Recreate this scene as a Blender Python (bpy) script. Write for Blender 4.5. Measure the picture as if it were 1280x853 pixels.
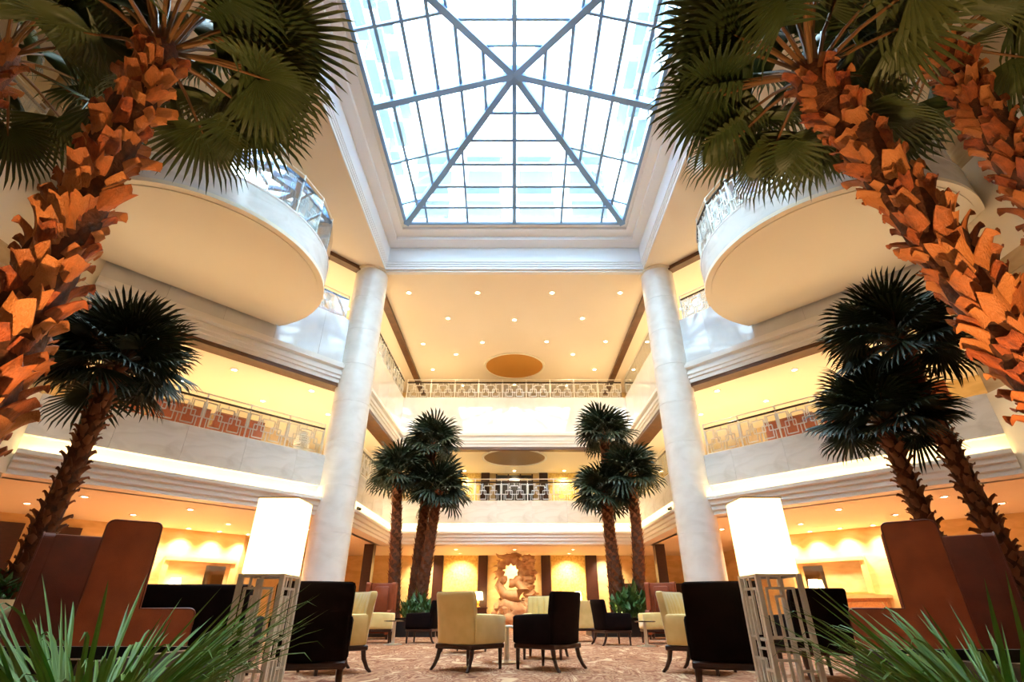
import bpy, bmesh, math, random
from mathutils import Vector, Matrix, noise
R = math.radians
random.seed(7)
for o in list(bpy.data.objects): bpy.data.objects.remove(o)
S = bpy.context.scene
COL = S.collection

# ------------------------------------------------------------------ camera, world, exposure
FPX, HORIZON = 630.0, 764.0
cam_d = bpy.data.cameras.new('camera'); cam = bpy.data.objects.new('camera', cam_d); COL.objects.link(cam)
cam_d.sensor_width = 36; cam_d.lens = FPX/1280*36; cam_d.shift_x = -3/1280; cam_d.clip_end = 300; cam_d.clip_start = .05
cam.location = (0, 0, .7)
cam.rotation_euler = (R(90)+math.atan((HORIZON-426.5)/FPX), 0, 0)
S.camera = cam
w = bpy.data.worlds.new('sky'); S.world = w; w.use_nodes = True
wb = w.node_tree.nodes['Background']; wb.inputs[0].default_value = (.66, .86, 1, 1); wb.inputs[1].default_value = 10.5
vs = S.view_settings; vs.view_transform = 'Standard'; vs.look = 'None'; vs.gamma = 1; vs.use_curve_mapping = False
vs.exposure = 1.22
WARM = (1, .79, .51); WARM2 = (1, .60, .26)
def spot(loc, energy, target=None, size=R(110), blend=.9, color=WARM, rad=.06):
    d = bpy.data.lights.new('spot_bulb', 'SPOT'); d.energy = energy; d.color = color; d.spot_size = size; d.spot_blend = blend; d.shadow_soft_size = rad
    o = bpy.data.objects.new('spot_bulb', d); COL.objects.link(o); o.location = loc
    v = (Vector(target)-Vector(loc)) if target else Vector((0, 0, -1))
    o.rotation_euler = v.to_track_quat('-Z', 'Y').to_euler()
    return o

# ------------------------------------------------------------------ materials
MATS = {}
def nodes(name):
    m = bpy.data.materials.new(name); m.use_nodes = True; MATS[name] = m
    nt = m.node_tree; return m, nt, nt.nodes['Principled BSDF']
def sin_(b, k, v):
    if k in b.inputs: b.inputs[k].default_value = v
def mat(name, c, rough=.5, metal=0, c2=None, scale=4, detail=4, stretch=(1, 1, 1), lo=.35, hi=.65, bump=0, bscale=None, rnd=None, spec=.5, coat=0, sheen=0, distort=0):
    m, nt, b = nodes(name); N, L = nt.nodes, nt.links
    sin_(b, 'Base Color', (*c, 1)); sin_(b, 'Roughness', rough); sin_(b, 'Metallic', metal); sin_(b, 'Specular IOR Level', spec)
    sin_(b, 'Coat Weight', coat); sin_(b, 'Sheen Weight', sheen)
    out = None
    if c2 or bump:
        tc = N.new('ShaderNodeTexCoord'); mp = N.new('ShaderNodeMapping'); mp.inputs['Scale'].default_value = stretch
        L.new(tc.outputs['Object'], mp.inputs['Vector'])
    if c2:
        n = N.new('ShaderNodeTexNoise'); n.inputs['Scale'].default_value = scale; n.inputs['Detail'].default_value = detail
        n.inputs['Distortion'].default_value = distort
        L.new(mp.outputs[0], n.inputs['Vector'])
        r = N.new('ShaderNodeValToRGB'); r.color_ramp.elements[0].position = lo; r.color_ramp.elements[1].position = hi
        r.color_ramp.elements[0].color = (*c, 1); r.color_ramp.elements[1].color = (*c2, 1)
        L.new(n.outputs['Fac'], r.inputs['Fac']); out = r.outputs['Color']
    if rnd:
        oi = N.new('ShaderNodeObjectInfo'); mx = N.new('ShaderNodeMix'); mx.data_type = 'RGBA'
        L.new(oi.outputs['Random'], mx.inputs['Factor'])
        if out: L.new(out, mx.inputs['A'])
        else: mx.inputs['A'].default_value = (*c, 1)
        mx.inputs['B'].default_value = (*rnd, 1); out = mx.outputs['Result']
    if out: L.new(out, b.inputs['Base Color'])
    if bump:
        n2 = N.new('ShaderNodeTexNoise'); n2.inputs['Scale'].default_value = bscale or scale*4; n2.inputs['Detail'].default_value = 3
        L.new(mp.outputs[0], n2.inputs['Vector'])
        bp = N.new('ShaderNodeBump'); bp.inputs['Strength'].default_value = bump; bp.inputs['Distance'].default_value = .02
        L.new(n2.outputs['Fac'], bp.inputs['Height']); L.new(bp.outputs[0], b.inputs['Normal'])
    return m
def emit(name, c, s):
    m, nt, b = nodes(name); sin_(b, 'Base Color', (*c, 1)); sin_(b, 'Emission Color', (*c, 1)); sin_(b, 'Emission Strength', s); return m
def thin_glass(name, tint, refl, rough=.02, haze=0):
    m, nt, b = nodes(name); N, L = nt.nodes, nt.links; N.remove(b)
    t = N.new('ShaderNodeBsdfTransparent'); t.inputs[0].default_value = (*tint, 1)
    g = N.new('ShaderNodeBsdfGlossy'); g.inputs['Roughness'].default_value = rough
    lf = N.new('ShaderNodeLayerWeight'); lf.inputs['Blend'].default_value = .5
    lw = N.new('ShaderNodeMath'); lw.operation = 'POWER'; lw.inputs[1].default_value = 4.0; L.new(lf.outputs['Facing'], lw.inputs[0])
    ad = N.new('ShaderNodeMath'); ad.operation = 'ADD'; ad.inputs[1].default_value = refl; ad.use_clamp = True
    mx = N.new('ShaderNodeMixShader'); L.new(lw.outputs[0], ad.inputs[0]); L.new(ad.outputs[0], mx.inputs[0])
    if haze:                                   # translucent share added to whiten the panes and spread daylight onto the coffer
        tl = N.new('ShaderNodeBsdfTranslucent'); tl.inputs[0].default_value = (*tint, 1); hz = N.new('ShaderNodeMixShader'); hz.inputs[0].default_value = haze
        L.new(t.outputs[0], hz.inputs[1]); L.new(tl.outputs[0], hz.inputs[2]); t = hz
    L.new(t.outputs[0], mx.inputs[1]); L.new(g.outputs[0], mx.inputs[2]); L.new(mx.outputs[0], N['Material Output'].inputs[0]); return m

mat('cream', (.92, .83, .66), .6)
mat('ceil_cream', (.93, .82, .67), .55, c2=(.91, .80, .65), scale=.4)
mat('white', (.88, .86, .82), .45)
mat('bluewhite', (.90, .94, .98), .4)
mat('marble', (.84, .81, .76), .16, c2=(.70, .66, .60), scale=1.3, detail=8, stretch=(1, 1, 2.5), lo=.42, hi=.72, distort=1.2, spec=.6)
mat('column_marble', (.86, .83, .78), .3, c2=(.74, .70, .64), scale=1.6, detail=8, stretch=(1, 1, 1.6), lo=.42, hi=.78, distort=.6)
mat('polished', (.86, .86, .85), .05, c2=(.77, .77, .76), scale=1.3, detail=8, lo=.42, hi=.72, spec=1.0, coat=.8)
mat('tan_marble', (.62, .46, .27), .25, c2=(.50, .35, .18), scale=1.1, detail=8, stretch=(1, 1, 3), distort=1.0)
mat('gold_marble', (.78, .58, .28), .3, c2=(.66, .46, .20), scale=1.5, detail=8, stretch=(1, 1, 3), distort=.8)
mat('brown_wood', (.16, .065, .025), .35, c2=(.10, .04, .015), scale=3, stretch=(1, 1, 12))
mat('dark_wood', (.055, .018, .012), .3, c2=(.035, .012, .008), scale=6, stretch=(1, 1, 8))
mat('black', (.012, .012, .013), .35)
mat('steel_blue', (.22, .40, .66), .45, .1)
mat('silver', (.80, .78, .72), .3, .75)
mat('champagne', (.90, .85, .74), .35, .3)
mat('dark_metal', (.06, .045, .03), .3, .7)
mat('leather', (.38, .078, .022), .4, c2=(.29, .056, .016), scale=5, bump=.15, bscale=160, spec=.5)
mat('leather_dark', (.20, .040, .016), .4, c2=(.15, .030, .012), scale=5, bump=.15, bscale=160)
mat('velvet_yellow', (.95, .69, .27), .8, c2=(.88, .62, .22), scale=6, sheen=.5)
mat('velvet_black', (.006, .0025, .003), .9, c2=(.010, .004, .004), scale=6, spec=.12)
mat('orange_leather', (.55, .13, .03), .4)
mat('bark', (.17, .050, .018), .9, c2=(.07, .028, .012), scale=14, bump=.6, bscale=40)
mat('boot', (.44, .085, .017), .55, c2=(.19, .030, .009), scale=9, stretch=(2.4, 2, .7), bump=.6, bscale=45, rnd=(.66, .24, .065), lo=.4, hi=.6)
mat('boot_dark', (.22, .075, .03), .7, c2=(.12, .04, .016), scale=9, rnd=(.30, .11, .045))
mat('fibre', (.30, .10, .035), .9, c2=(.16, .05, .02), scale=30, bump=.8, bscale=60)
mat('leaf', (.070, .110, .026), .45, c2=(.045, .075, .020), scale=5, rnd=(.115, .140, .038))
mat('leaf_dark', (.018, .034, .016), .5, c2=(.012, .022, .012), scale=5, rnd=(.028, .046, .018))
mat('petiole', (.26, .12, .035), .5)
mat('petiole_dark', (.12, .07, .03), .6)
mat('grass', (.12, .29, .03), .6, c2=(.06, .17, .03), scale=5, rnd=(.20, .33, .05))
mat('shrub', (.04, .12, .03), .45, rnd=(.07, .17, .04))
mat('soil', (.03, .02, .014), .95, bump=.5, bscale=30)
mat('dragon_stone', (.62, .40, .22), .55, c2=(.42, .24, .13), scale=3, bump=.5, bscale=9, detail=6)
mat('mosaic', (.90, .68, .22), .5, c2=(.68, .44, .10), scale=11, detail=2, bump=.9, bscale=11)
mat('bronze', (.38, .27, .17), .35, .6)
mat('gilt', (.72, .36, .08), .4, .4)
mat('wood_shelf', (.50, .22, .07), .35, c2=(.40, .16, .05), scale=3, stretch=(1, 8, 8))
mat('facade', (.86, .88, .88), .7)
mat('facade_glass', (.022, .042, .052), .5)
mat('facade_slab', (.09, .14, .165), .7)
mat('mirror', (.55, .50, .42), .04, 1)
mat('table_top', (.05, .03, .02), .1, spec=.8)
mat('glass_table', (.75, .80, .74), .05, spec=1)
mat('red_item', (.7, .04, .02), .4)
emit('shade_glow', (1, .76, .34), 1.8)
emit('table_glow', (1, .74, .32), 7.0)
emit('cove_glow', (1, .74, .34), 10.0)
emit('bulb_glow', (1, .80, .45), 40.0)
emit('jamb_glow', (1, .93, .78), 4.0)
thin_glass('sky_glass', (.92, .98, 1), .03, .02, .05)
thin_glass('rail_glass', (.96, .97, .96), .06); thin_glass('rail_mirror', (.92, .95, .96), .30)
# carpet
m, nt, b = nodes('carpet'); N, L = nt.nodes, nt.links
tc = N.new('ShaderNodeTexCoord'); mp = N.new('ShaderNodeMapping'); mp.inputs['Scale'].default_value = (1.0, .45, 1); mp.inputs['Rotation'].default_value = (0, 0, R(25))
n1 = N.new('ShaderNodeTexNoise'); n1.inputs['Scale'].default_value = 2.1; n1.inputs['Detail'].default_value = 5; n1.inputs['Distortion'].default_value = 2.6
rp = N.new('ShaderNodeValToRGB'); cr = rp.color_ramp
cr.elements[0].position = .30; cr.elements[0].color = (.12, .030, .016, 1); cr.elements[1].position = .72; cr.elements[1].color = (.62, .43, .25, 1)
for p, c in ((.40, (.46, .24, .13, 1)), (.46, (.20, .06, .03, 1)), (.52, (.52, .29, .17, 1)), (.57, (.25, .085, .045, 1)), (.62, (.60, .38, .23, 1))):
    e = cr.elements.new(p); e.color = c
L.new(tc.outputs['Object'], mp.inputs[0]); L.new(mp.outputs[0], n1.inputs['Vector']); L.new(n1.outputs['Fac'], rp.inputs[0]); L.new(rp.outputs[0], b.inputs['Base Color'])
sin_(b, 'Roughness', .95); sin_(b, 'Specular IOR Level', .1)

# ------------------------------------------------------------------ mesh helpers
class MB:
    def __init__(s): s.v, s.f = [], []
    def add(s, vs, fs):
        k = len(s.v); s.v += [tuple(q) for q in vs]; s.f += [tuple(i+k for i in q) for q in fs]; return s
    def box(s, x0, x1, y0, y1, z0, z1):
        return s.hexa([(x0, y0, z0), (x1, y0, z0), (x1, y1, z0), (x0, y1, z0)], [(x0, y0, z1), (x1, y0, z1), (x1, y1, z1), (x0, y1, z1)])
    def hexa(s, a, b):
        return s.add(list(a)+list(b), [(3, 2, 1, 0), (4, 5, 6, 7), (0, 1, 5, 4), (1, 2, 6, 5), (2, 3, 7, 6), (3, 0, 4, 7)])
    def prism(s, pts, z0, z1):                     # plan polygon extruded upward
        n = len(pts); return s.add([(x, y, z0) for x, y in pts]+[(x, y, z1) for x, y in pts],
            [tuple(range(n))[::-1], tuple(range(n, 2*n))]+[(i, (i+1) % n, n+(i+1) % n, n+i) for i in range(n)])
    def prism_yz(s, pts, x0, x1):
        n = len(pts); return s.add([(x0, y, z) for y, z in pts]+[(x1, y, z) for y, z in pts],
            [tuple(range(n)), tuple(range(n, 2*n))[::-1]]+[(i, n+i, n+(i+1) % n, (i+1) % n) for i in range(n)])
    def bar(s, p, q, wd, ht=None, up=(0, 0, 1)):   # rectangular bar between two points
        p, q = Vector(p), Vector(q); d = (q-p).normalized(); u = Vector(up)
        if abs(d.dot(u)) > .98: u = Vector((0, 1, 0))
        a = d.cross(u).normalized(); b_ = a.cross(d).normalized(); a *= wd/2; b_ *= (ht or wd)/2
        return s.hexa([p-a-b_, p+a-b_, p+a+b_, p-a+b_], [q-a-b_, q+a-b_, q+a+b_, q-a+b_])
    def tube(s, path, rad, n=8, cap=True):
        path = [Vector(p) for p in path]; m_ = len(path); rr = rad if isinstance(rad, (list, tuple)) else [rad]*m_
        vs_, fs_ = [], []; ref = Vector((.31, .17, .93))
        for i, p in enumerate(path):
            d = (path[min(i+1, m_-1)]-path[max(i-1, 0)]).normalized()
            a = d.cross(ref)
            if a.length < .05: a = d.cross(Vector((1, 0, 0)))
            a.normalize(); b_ = d.cross(a)
            vs_ += [p+(a*math.cos(2*math.pi*k/n)+b_*math.sin(2*math.pi*k/n))*rr[i] for k in range(n)]
        for i in range(m_-1):
            fs_ += [(i*n+k, i*n+(k+1) % n, (i+1)*n+(k+1) % n, (i+1)*n+k) for k in range(n)]
        if cap: fs_ += [tuple(range(n))[::-1], tuple(range((m_-1)*n, m_*n))]
        return s.add(vs_, fs_)
    def lathe(s, prof, n=32, c=(0, 0), cap=True):
        vs_ = []; m_ = len(prof)
        for r_, z in prof: vs_ += [(c[0]+r_*math.cos(2*math.pi*k/n), c[1]+r_*math.sin(2*math.pi*k/n), z) for k in range(n)]
        fs_ = [(i*n+k, i*n+(k+1) % n, (i+1)*n+(k+1) % n, (i+1)*n+k) for i in range(m_-1) for k in range(n)]
        if cap: fs_ += [tuple(range(n))[::-1], tuple(range((m_-1)*n, m_*n))]
        return s.add(vs_, fs_)
    def rbox(s, x0, x1, y0, y1, z0, z1, r=.03, seg=2, cuts=0, fn=None):
        bm = bmesh.new(); bmesh.ops.create_cube(bm, size=1)
        for v in bm.verts: v.co = Vector(((x0+x1)/2+v.co.x*(x1-x0), (y0+y1)/2+v.co.y*(y1-y0), (z0+z1)/2+v.co.z*(z1-z0)))
        if cuts: bmesh.ops.subdivide_edges(bm, edges=bm.edges[:], cuts=cuts, use_grid_fill=True)
        sharp = [e for e in bm.edges if len(e.link_faces) == 2 and e.calc_face_angle(0) > .5]
        bmesh.ops.bevel(bm, geom=sharp, offset=r, segments=seg, affect='EDGES', profile=.5)
        bm.verts.index_update(); vs_ = [fn(v.co.copy()) if fn else v.co.copy() for v in bm.verts]; fs_ = [[v.index for v in f.verts] for f in bm.faces]; bm.free()
        return s.add(vs_, fs_)
    def mesh(s, name, m_, smooth=False):
        me = bpy.data.meshes.new(name); me.from_pydata(s.v, [], s.f); me.validate()
        bm = bmesh.new(); bm.from_mesh(me); bmesh.ops.recalc_face_normals(bm, faces=bm.faces[:])
        if smooth:
            for f in bm.faces: f.smooth = True
            for e in bm.edges:
                if len(e.link_faces) == 2 and e.calc_face_angle(0) > R(38): e.smooth = False
        bm.to_mesh(me); bm.free(); me.materials.append(MATS[m_]); return me
    def build(s, name, m_, parent=None, smooth=False, loc=None, rz=0): return place(name, s.mesh(name, m_, smooth), parent, loc, rz)
def place(name, me, parent=None, loc=None, rz=0, rot=None, scale=None):
    o = bpy.data.objects.new(name, me); COL.objects.link(o); o.parent = parent
    if loc is not None: o.location = loc
    if rot is not None: o.rotation_euler = rot
    elif rz: o.rotation_euler = (0, 0, rz)
    if scale is not None: o.scale = scale
    return o
def tag(o, label, cat, group=None, kind=None):
    o['label'] = label; o['category'] = cat
    if group: o['group'] = group
    if kind: o['kind'] = kind
    return o
def thing(name, label, cat, loc=(0, 0, 0), rz=0, group=None, kind=None):
    o = bpy.data.objects.new(name, None); COL.objects.link(o); o.empty_display_size = .1; o.location = loc; o.rotation_euler = (0, 0, rz)
    return tag(o, label, cat, group, kind)
def struct(o, label, cat): return tag(o, label, cat, None, 'structure')
def copy_tree(o, parent=None):
    c = o.copy(); COL.objects.link(c); c.parent = parent
    for ch in o.children: copy_tree(ch, c)
    return c

# ------------------------------------------------------------------ the building's plan (metres)
Z1, Z1C, ZM1 = 4.98, 3.20, 4.05          # first gallery: floor, ceiling below, marble bottom
Z2, Z2C, ZM2 = 9.88, 7.40, 8.15          # second gallery
ZT = 12.2                                 # top ceiling
P = [(-10.5, 10.45), (-5.5, 16), (-5.4, 23), (5.4, 23), (5.5, 16), (10.5, 10.45)]       # edge of the void
Q = [(-15.1, 14.6), (-10.1, 20.15), (-10.1, 28), (10.1, 28), (10.1, 20.15), (15.1, 14.6)]  # walls behind the galleries
YB = -7.0
Cw = Vector((-5.5, 16, 0)); Dw = Vector((-5.0, -5.55, 0)).normalized(); Nw = Vector((-Dw.y, Dw.x, 0))   # left wing frame
if Nw.x < 0: Nw = -Nw
LW = 7.47
def W(side, s_, off, z):
    p = Cw+Dw*s_+Nw*off; return Vector((p.x if side < 0 else -p.x, p.y, z))
def wbox(mb, side, s0, s1, o0, o1, z0, z1):
    return mb.hexa([W(side, a, o, z0) for a, o in ((s0, o0), (s1, o0), (s1, o1), (s0, o1))], [W(side, a, o, z1) for a, o in ((s0, o0), (s1, o0), (s1, o1), (s0, o1))])
def offs(path, d):                        # mitred offset to the right of the path (into the void)
    out = []; n = len(path)
    for i in range(n):
        ns = []
        for j in (i-1, i):
            if 0 <= j < n-1:
                a, c = Vector(path[j]), Vector(path[j+1]); t = (c-a).normalized(); ns.append(Vector((t.y, -t.x)))
        nn = sum(ns, Vector((0, 0))).normalized(); k = d/max(.3, nn.dot(ns[0]))
        out.append(Vector(path[i])+nn*k)
    return out
def sweep(path, prof):
    mb = MB(); n = len(prof); cols = [offs(path, d) for d, z in prof]; vs_ = []
    for i in range(len(path)):
        vs_ += [(cols[k][i].x, cols[k][i].y, prof[k][1]) for k in range(n)]
    fs_ = [(i*n+k, i*n+(k+1) % n, (i+1)*n+(k+1) % n, (i+1)*n+k) for i in range(len(path)-1) for k in range(n)]
    fs_ += [tuple(range(n)), tuple(range((len(path)-1)*n, len(path)*n))]
    return mb.add(vs_, fs_)

# ------------------------------------------------------------------ setting: floor, ceilings, walls
struct(MB().box(-15.1, 15.1, YB, 28, -.2, 0).build('floor', 'carpet'), 'patterned red brown and cream carpet on the lobby floor', 'floor')
SX, SY0, SY1 = 4.92, 3.3, 15.65           # skylight coffer outer edge at the top ceiling
mb = MB()
for x0, x1, y0, y1 in ((-15.1, -SX, YB, 28), (SX, 15.1, YB, 28), (-SX, SX, YB, SY0), (-SX, SX, SY1, 28)): mb.box(x0, x1, y0, y1, ZT, ZT+.35)
struct(mb.build('ceiling', 'ceil_cream'), 'cream top ceiling around the glazed skylight', 'ceiling')
def plate(zb, zt, mt, name, label):
    mb = MB()
    I = [tuple(q) for q in offs(P, -.45)]
    for i in range(5): mb.prism([I[i], I[i+1], Q[i+1], Q[i]], zb, zt)
    for s in (-1, 1): mb.prism([(s*10.5, YB), (s*10.5, 10.45), (s*15.1, 14.6), (s*15.1, YB)], zb, zt)
    struct(mb.build(name, mt), label, 'ceiling')
plate(Z1C, Z1-.02, 'cream', 'ceiling_ground', 'warm cream ceiling under the lower gallery')
plate(Z2C, Z2-.02, 'cream', 'ceiling_gallery', 'warm cream ceiling under the upper gallery')
def wallbox(name, label, mt, p, q, th, z0, z1, cat='wall'):
    p, q = Vector(p), Vector(q); t = (q-p).normalized(); n = Vector((t.y, -t.x))*-th
    return struct(MB().prism([p, q, q+n, p+n], z0, z1).build(name, mt), label, cat)
wallbox('wall_back', 'golden marble wall behind the dragon sculpture', 'gold_marble', (-10.1, 28), (10.1, 28), .3, 0, ZT)
for s, sd in ((-1, 'left'), (1, 'right')):
    o = ' on the side of the two slim dark palms' if s > 0 else ' on the side of the single slim dark palm'
    a, b_ = ((-15.1, 14.6), (-10.1, 20.15)) if s < 0 else ((10.1, 20.15), (15.1, 14.6))
    wallbox('wall_wing_'+sd, 'golden marble wall behind the slanting gallery'+o, 'gold_marble', a, b_, .3, 0, ZT)
    a, b_ = ((-10.1, 20.15), (-10.1, 28)) if s < 0 else ((10.1, 28), (10.1, 20.15))
    wallbox('wall_bay_'+sd, 'golden marble wall deep behind the bay gallery'+o, 'gold_marble', a, b_, .3, 0, ZT)
    a, b_ = ((-15.1, YB), (-15.1, 14.6)) if s < 0 else ((15.1, 14.6), (15.1, YB))
    wallbox('wall_outer_'+sd, 'golden marble outer wall behind the side pier'+o, 'gold_marble', a, b_, .3, 0, ZT)
    # side pier with marble slabs, opening with a railing on the upper gallery
    mb = MB(); mb.box(*sorted((s*10.53, s*11.0)), YB, 10.4, 0, Z2); mb.box(*sorted((s*10.53, s*11.0)), 7.7, 10.4, Z2, ZT)
    pier = struct(mb.build('wall_pier_'+sd, 'tan_marble'), 'tall tan marble side wall and pier'+o, 'wall')
    me = MB().box(-.029, .001, .004, 1.346, .004, 1.396).mesh('slab', 'tan_marble')
    for j in range(9):
        for k in range(7):
            y = 10.4-1.35*(j+1); z = k*1.4
            if z+1.4 > Z2 and y < 7.6: continue
            place('slab', me, pier, (s*10.53+(.028 if s < 0 else 0), y, z))
    for j in range(2):
        for z in (9.8, 11.0): place('slab', me, pier, (s*10.53+(.028 if s < 0 else 0), 10.4-1.35*(j+1), z), scale=(1, 1, .84))
    sl = MB().box(*sorted((s*10.46, s*10.5)), 9.45, 9.75, 3.95, 6.9).build('lit_jamb', 'jamb_glow')  # lit jamb of the opening, its brightness put in as emission
    tag(sl, 'tall lit opening jamb in the pier, its light painted as glow, '+('single palm side' if s < 0 else 'two palms side'), 'jamb with painted light')
wallbox('wall_front', 'cream wall opposite the dragon sculpture', 'cream', (15.1, YB), (-15.1, YB), .3, 0, ZT)

# gallery fascias (swept around the void)
path = P
struct(sweep(path, [(-.6, Z1C), (.02, Z1C), (.02, 3.30), (.07, 3.33), (.07, 3.44), (.12, 3.47), (.12, 3.58), (.19, 3.61), (.19, 3.70), (.15, 3.70), (.15, 3.62), (-.20, 3.62), (-.20, ZM1), (-.6, ZM1)]).build('trim_1', 'white'),
       'white stepped cornice with a light cove under the lower gallery', 'cornice')
struct(sweep(path, [(-.6, ZM1), (-.03, ZM1), (-.03, Z1), (-.6, Z1)]).build('wall_gallery_lower', 'marble'), 'pale marble parapet of the lower gallery', 'wall')
struct(sweep(path, [(-.7, Z2C-.01), (-.25, Z2C-.01), (-.25, Z2C-.10), (.0, Z2C-.10), (.0, Z2C+.02), (-.7, Z2C+.02)]).build('trim_2', 'brown_wood'), 'dark brown wood strip along the ceiling edge under the upper gallery', 'trim')
struct(sweep(path, [(-.6, Z2C+.02), (.03, Z2C+.02), (.03, 7.55), (.08, 7.57), (.08, 7.66), (.12, 7.69), (.12, 7.80), (.07, 7.82), (.07, 7.88), (.18, 7.93), (.18, 8.06), (.10, 8.10), (.10, ZM2), (-.6, ZM2)]).build('trim_3', 'white'),
       'white stepped cornice under the upper gallery', 'cornice')
struct(sweep(path, [(-.6, ZM2), (-.03, ZM2), (-.03, Z2), (-.6, Z2)]).build('wall_gallery_upper', 'polished'), 'polished pale marble parapet of the upper gallery', 'wall')
low, upp = bpy.data.objects['wall_gallery_lower'], bpy.data.objects['wall_gallery_upper']
for par, z0, z1, mt in ((low, ZM1, Z1, 'marble'), (upp, ZM2, Z2, 'polished')):
    meshes = {}
    for i in range(5):
        a, c = Vector(P[i]), Vector(P[i+1]); t = (c-a).normalized(); ln = (c-a).length; n = max(2, round(ln/1.5)); wd = ln/n
        if (i in (0, 4)): key = 'w'
        elif i in (1, 3): key = 'b'
        else: key = 'c'
        if key not in meshes: meshes[key] = MB().box(.003, wd-.003, 0, .03, .003, z1-z0-.003).mesh('slab', mt)
        for k in range(n):
            p = a+t*wd*k+Vector((t.y, -t.x))*-.031
            place('slab', meshes[key], par, (p.x+t.y*.031, p.y-t.x*.031, z0), math.atan2(t.y, t.x))
# cove lamps: strips lying in the trough of the lower cornice
for i in range(5):
    a, c = offs(P, -.06)[i], offs(P, -.06)[i+1]
    d = (c-a).normalized()*.15
    o = MB().bar((a.x+d.x, a.y+d.y, 3.635), (c.x-d.x, c.y-d.y, 3.635), .10, .03).build('cove_light', 'cove_glow')
    tag(o, 'glowing strip light in the cove of the white cornice', 'cove light', 'cove lights around the lower gallery')
# brown beams on the top ceiling
mb = MB(); brown = [(-10.4, 10.6), (-5.62, 15.92)]
for s, sd in ((-1, 'slim single palm'), (1, 'two slim palms')):
    mb = MB(); wbox(mb, s, .35, 7.4, -.18, .12, ZT-.16, ZT+.001)
    struct(mb.build('trim_4' if s < 0 else 'trim_5', 'brown_wood'), 'brown wood beam across the top ceiling above the slanting gallery of the '+sd, 'beam')
    mb = MB(); mb.box(*sorted((s*5.28, s*5.58)), 16.5, 27.9, ZT-.16, ZT+.001)
    struct(mb.build('trim_6' if s < 0 else 'trim_7', 'brown_wood'), 'brown wood beam along the bay ceiling on the side of the '+sd, 'beam')
struct(MB().box(-4.95, 4.95, 15.72, 15.9, ZT-.09, ZT+.001).build('trim_8', 'white'), 'white moulding between skylight and spotlit bay ceiling', 'moulding')

# ------------------------------------------------------------------ skylight
GX, GY0, GY1, GZ, APZ = 4.02, 4.56, 14.42, 13.40, 14.82
AP = Vector((0, (GY0+GY1)/2, APZ))
def rect(k, z):
    x = SX+(GX-SX)*k; y0 = SY0+(GY0-SY0)*k; y1 = SY1+(GY1-SY1)*k
    return [(-x, y0, z), (x, y0, z), (x, y1, z), (-x, y1, z)]
prof = [(-.02, ZT-.012), (.014, ZT-.012), (.014, 12.29), (.05, 12.29), (.05, 12.36), (.085, 12.36), (.085, 12.43), (.12, 12.43), (.12, 13.10), (.50, 13.12), (.50, 13.26), (.82, 13.28), (.82, 13.38), (1.06, 13.38), (1.06, 13.55), (-.1, 13.75), (-.1, ZT+.2)]
mb = MB(); vs_ = []
for k, z in prof: vs_ += rect(k, z)
n = len(prof); fs_ = [(i*4+j, i*4+(j+1) % 4, (i+1)*4+(j+1) % 4, (i+1)*4+j) for i in range(n-1) for j in range(4)]
struct(mb.add(vs_, fs_).build('trim_9', 'bluewhite'), 'stepped white coffer frame around the skylight', 'coffer')
sky = thing('window_1', 'pyramid glass skylight with pale steel bars', 'skylight', kind='structure')
base = [Vector(q) for q in rect(1, GZ)]
for q in base: MB().bar(q, AP, .20, .26).build('hip_rafter', 'steel_blue', sky)
for i in range(4): MB().bar(base[i], base[(i+1) % 4], .10, .12).build('base_bar', 'steel_blue', sky)
TS = [0, .13, .29, .45, .61, .78, 1.0]; SS = [-1, -.8, -.43, 0, .43, .8, 1]
for fi in range(4):
    a, c = base[fi], base[(fi+1) % 4]; mid = (a+c)/2; hv = (c-a)/2; up = AP-mid
    nrm = hv.cross(up).normalized()
    if nrm.z < 0: nrm = -nrm
    pt = lambda s_, t_: mid+hv*s_+up*t_
    MB().bar(mid, AP, .13 if fi in (0, 2) else .2, .16 if fi in (0, 2) else .24).build('rafter', 'steel_blue', sky)
    for t in TS[1:-1]: MB().bar(pt(-(1-t), t), pt(1-t, t), .085, .11, nrm).build('purlin', 'steel_blue', sky)
    for s_ in (-.8, -.43, .43, .8): MB().bar(pt(s_, 0), pt(s_, 1-abs(s_)), .075, .09, nrm).build('glazing_bar', 'steel_blue', sky)
    for i in range(6):
        for j in range(6):
            poly = [(SS[j], TS[i]), (SS[j+1], TS[i]), (SS[j+1], TS[i+1]), (SS[j], TS[i+1])]
            for sg in (-1, 1):                                # clip by sg*s <= 1-t
                out = []
                for k in range(len(poly)):
                    p, q = poly[k], poly[(k+1) % len(poly)]; fp, fq = 1-p[1]-sg*p[0], 1-q[1]-sg*q[0]
                    if fp >= -1e-6: out.append(p)
                    if (fp > 1e-6 and fq < -1e-6) or (fp < -1e-6 and fq > 1e-6):
                        u = fp/(fp-fq); out.append((p[0]+(q[0]-p[0])*u, p[1]+(q[1]-p[1])*u))
                poly = out
                if len(poly) < 3: break
            if len(poly) < 3: continue
            cx_ = sum(p[0] for p in poly)/len(poly); ct = sum(p[1] for p in poly)/len(poly)
            ar = abs(sum(poly[k][0]*poly[(k+1) % len(poly)][1]-poly[(k+1) % len(poly)][0]*poly[k][1] for k in range(len(poly))))
            if ar < .002: continue
            MB().add([pt(p[0], p[1])+nrm*.05 for p in poly], [tuple(range(len(poly)))]).build('pane', 'sky_glass', sky)

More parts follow.
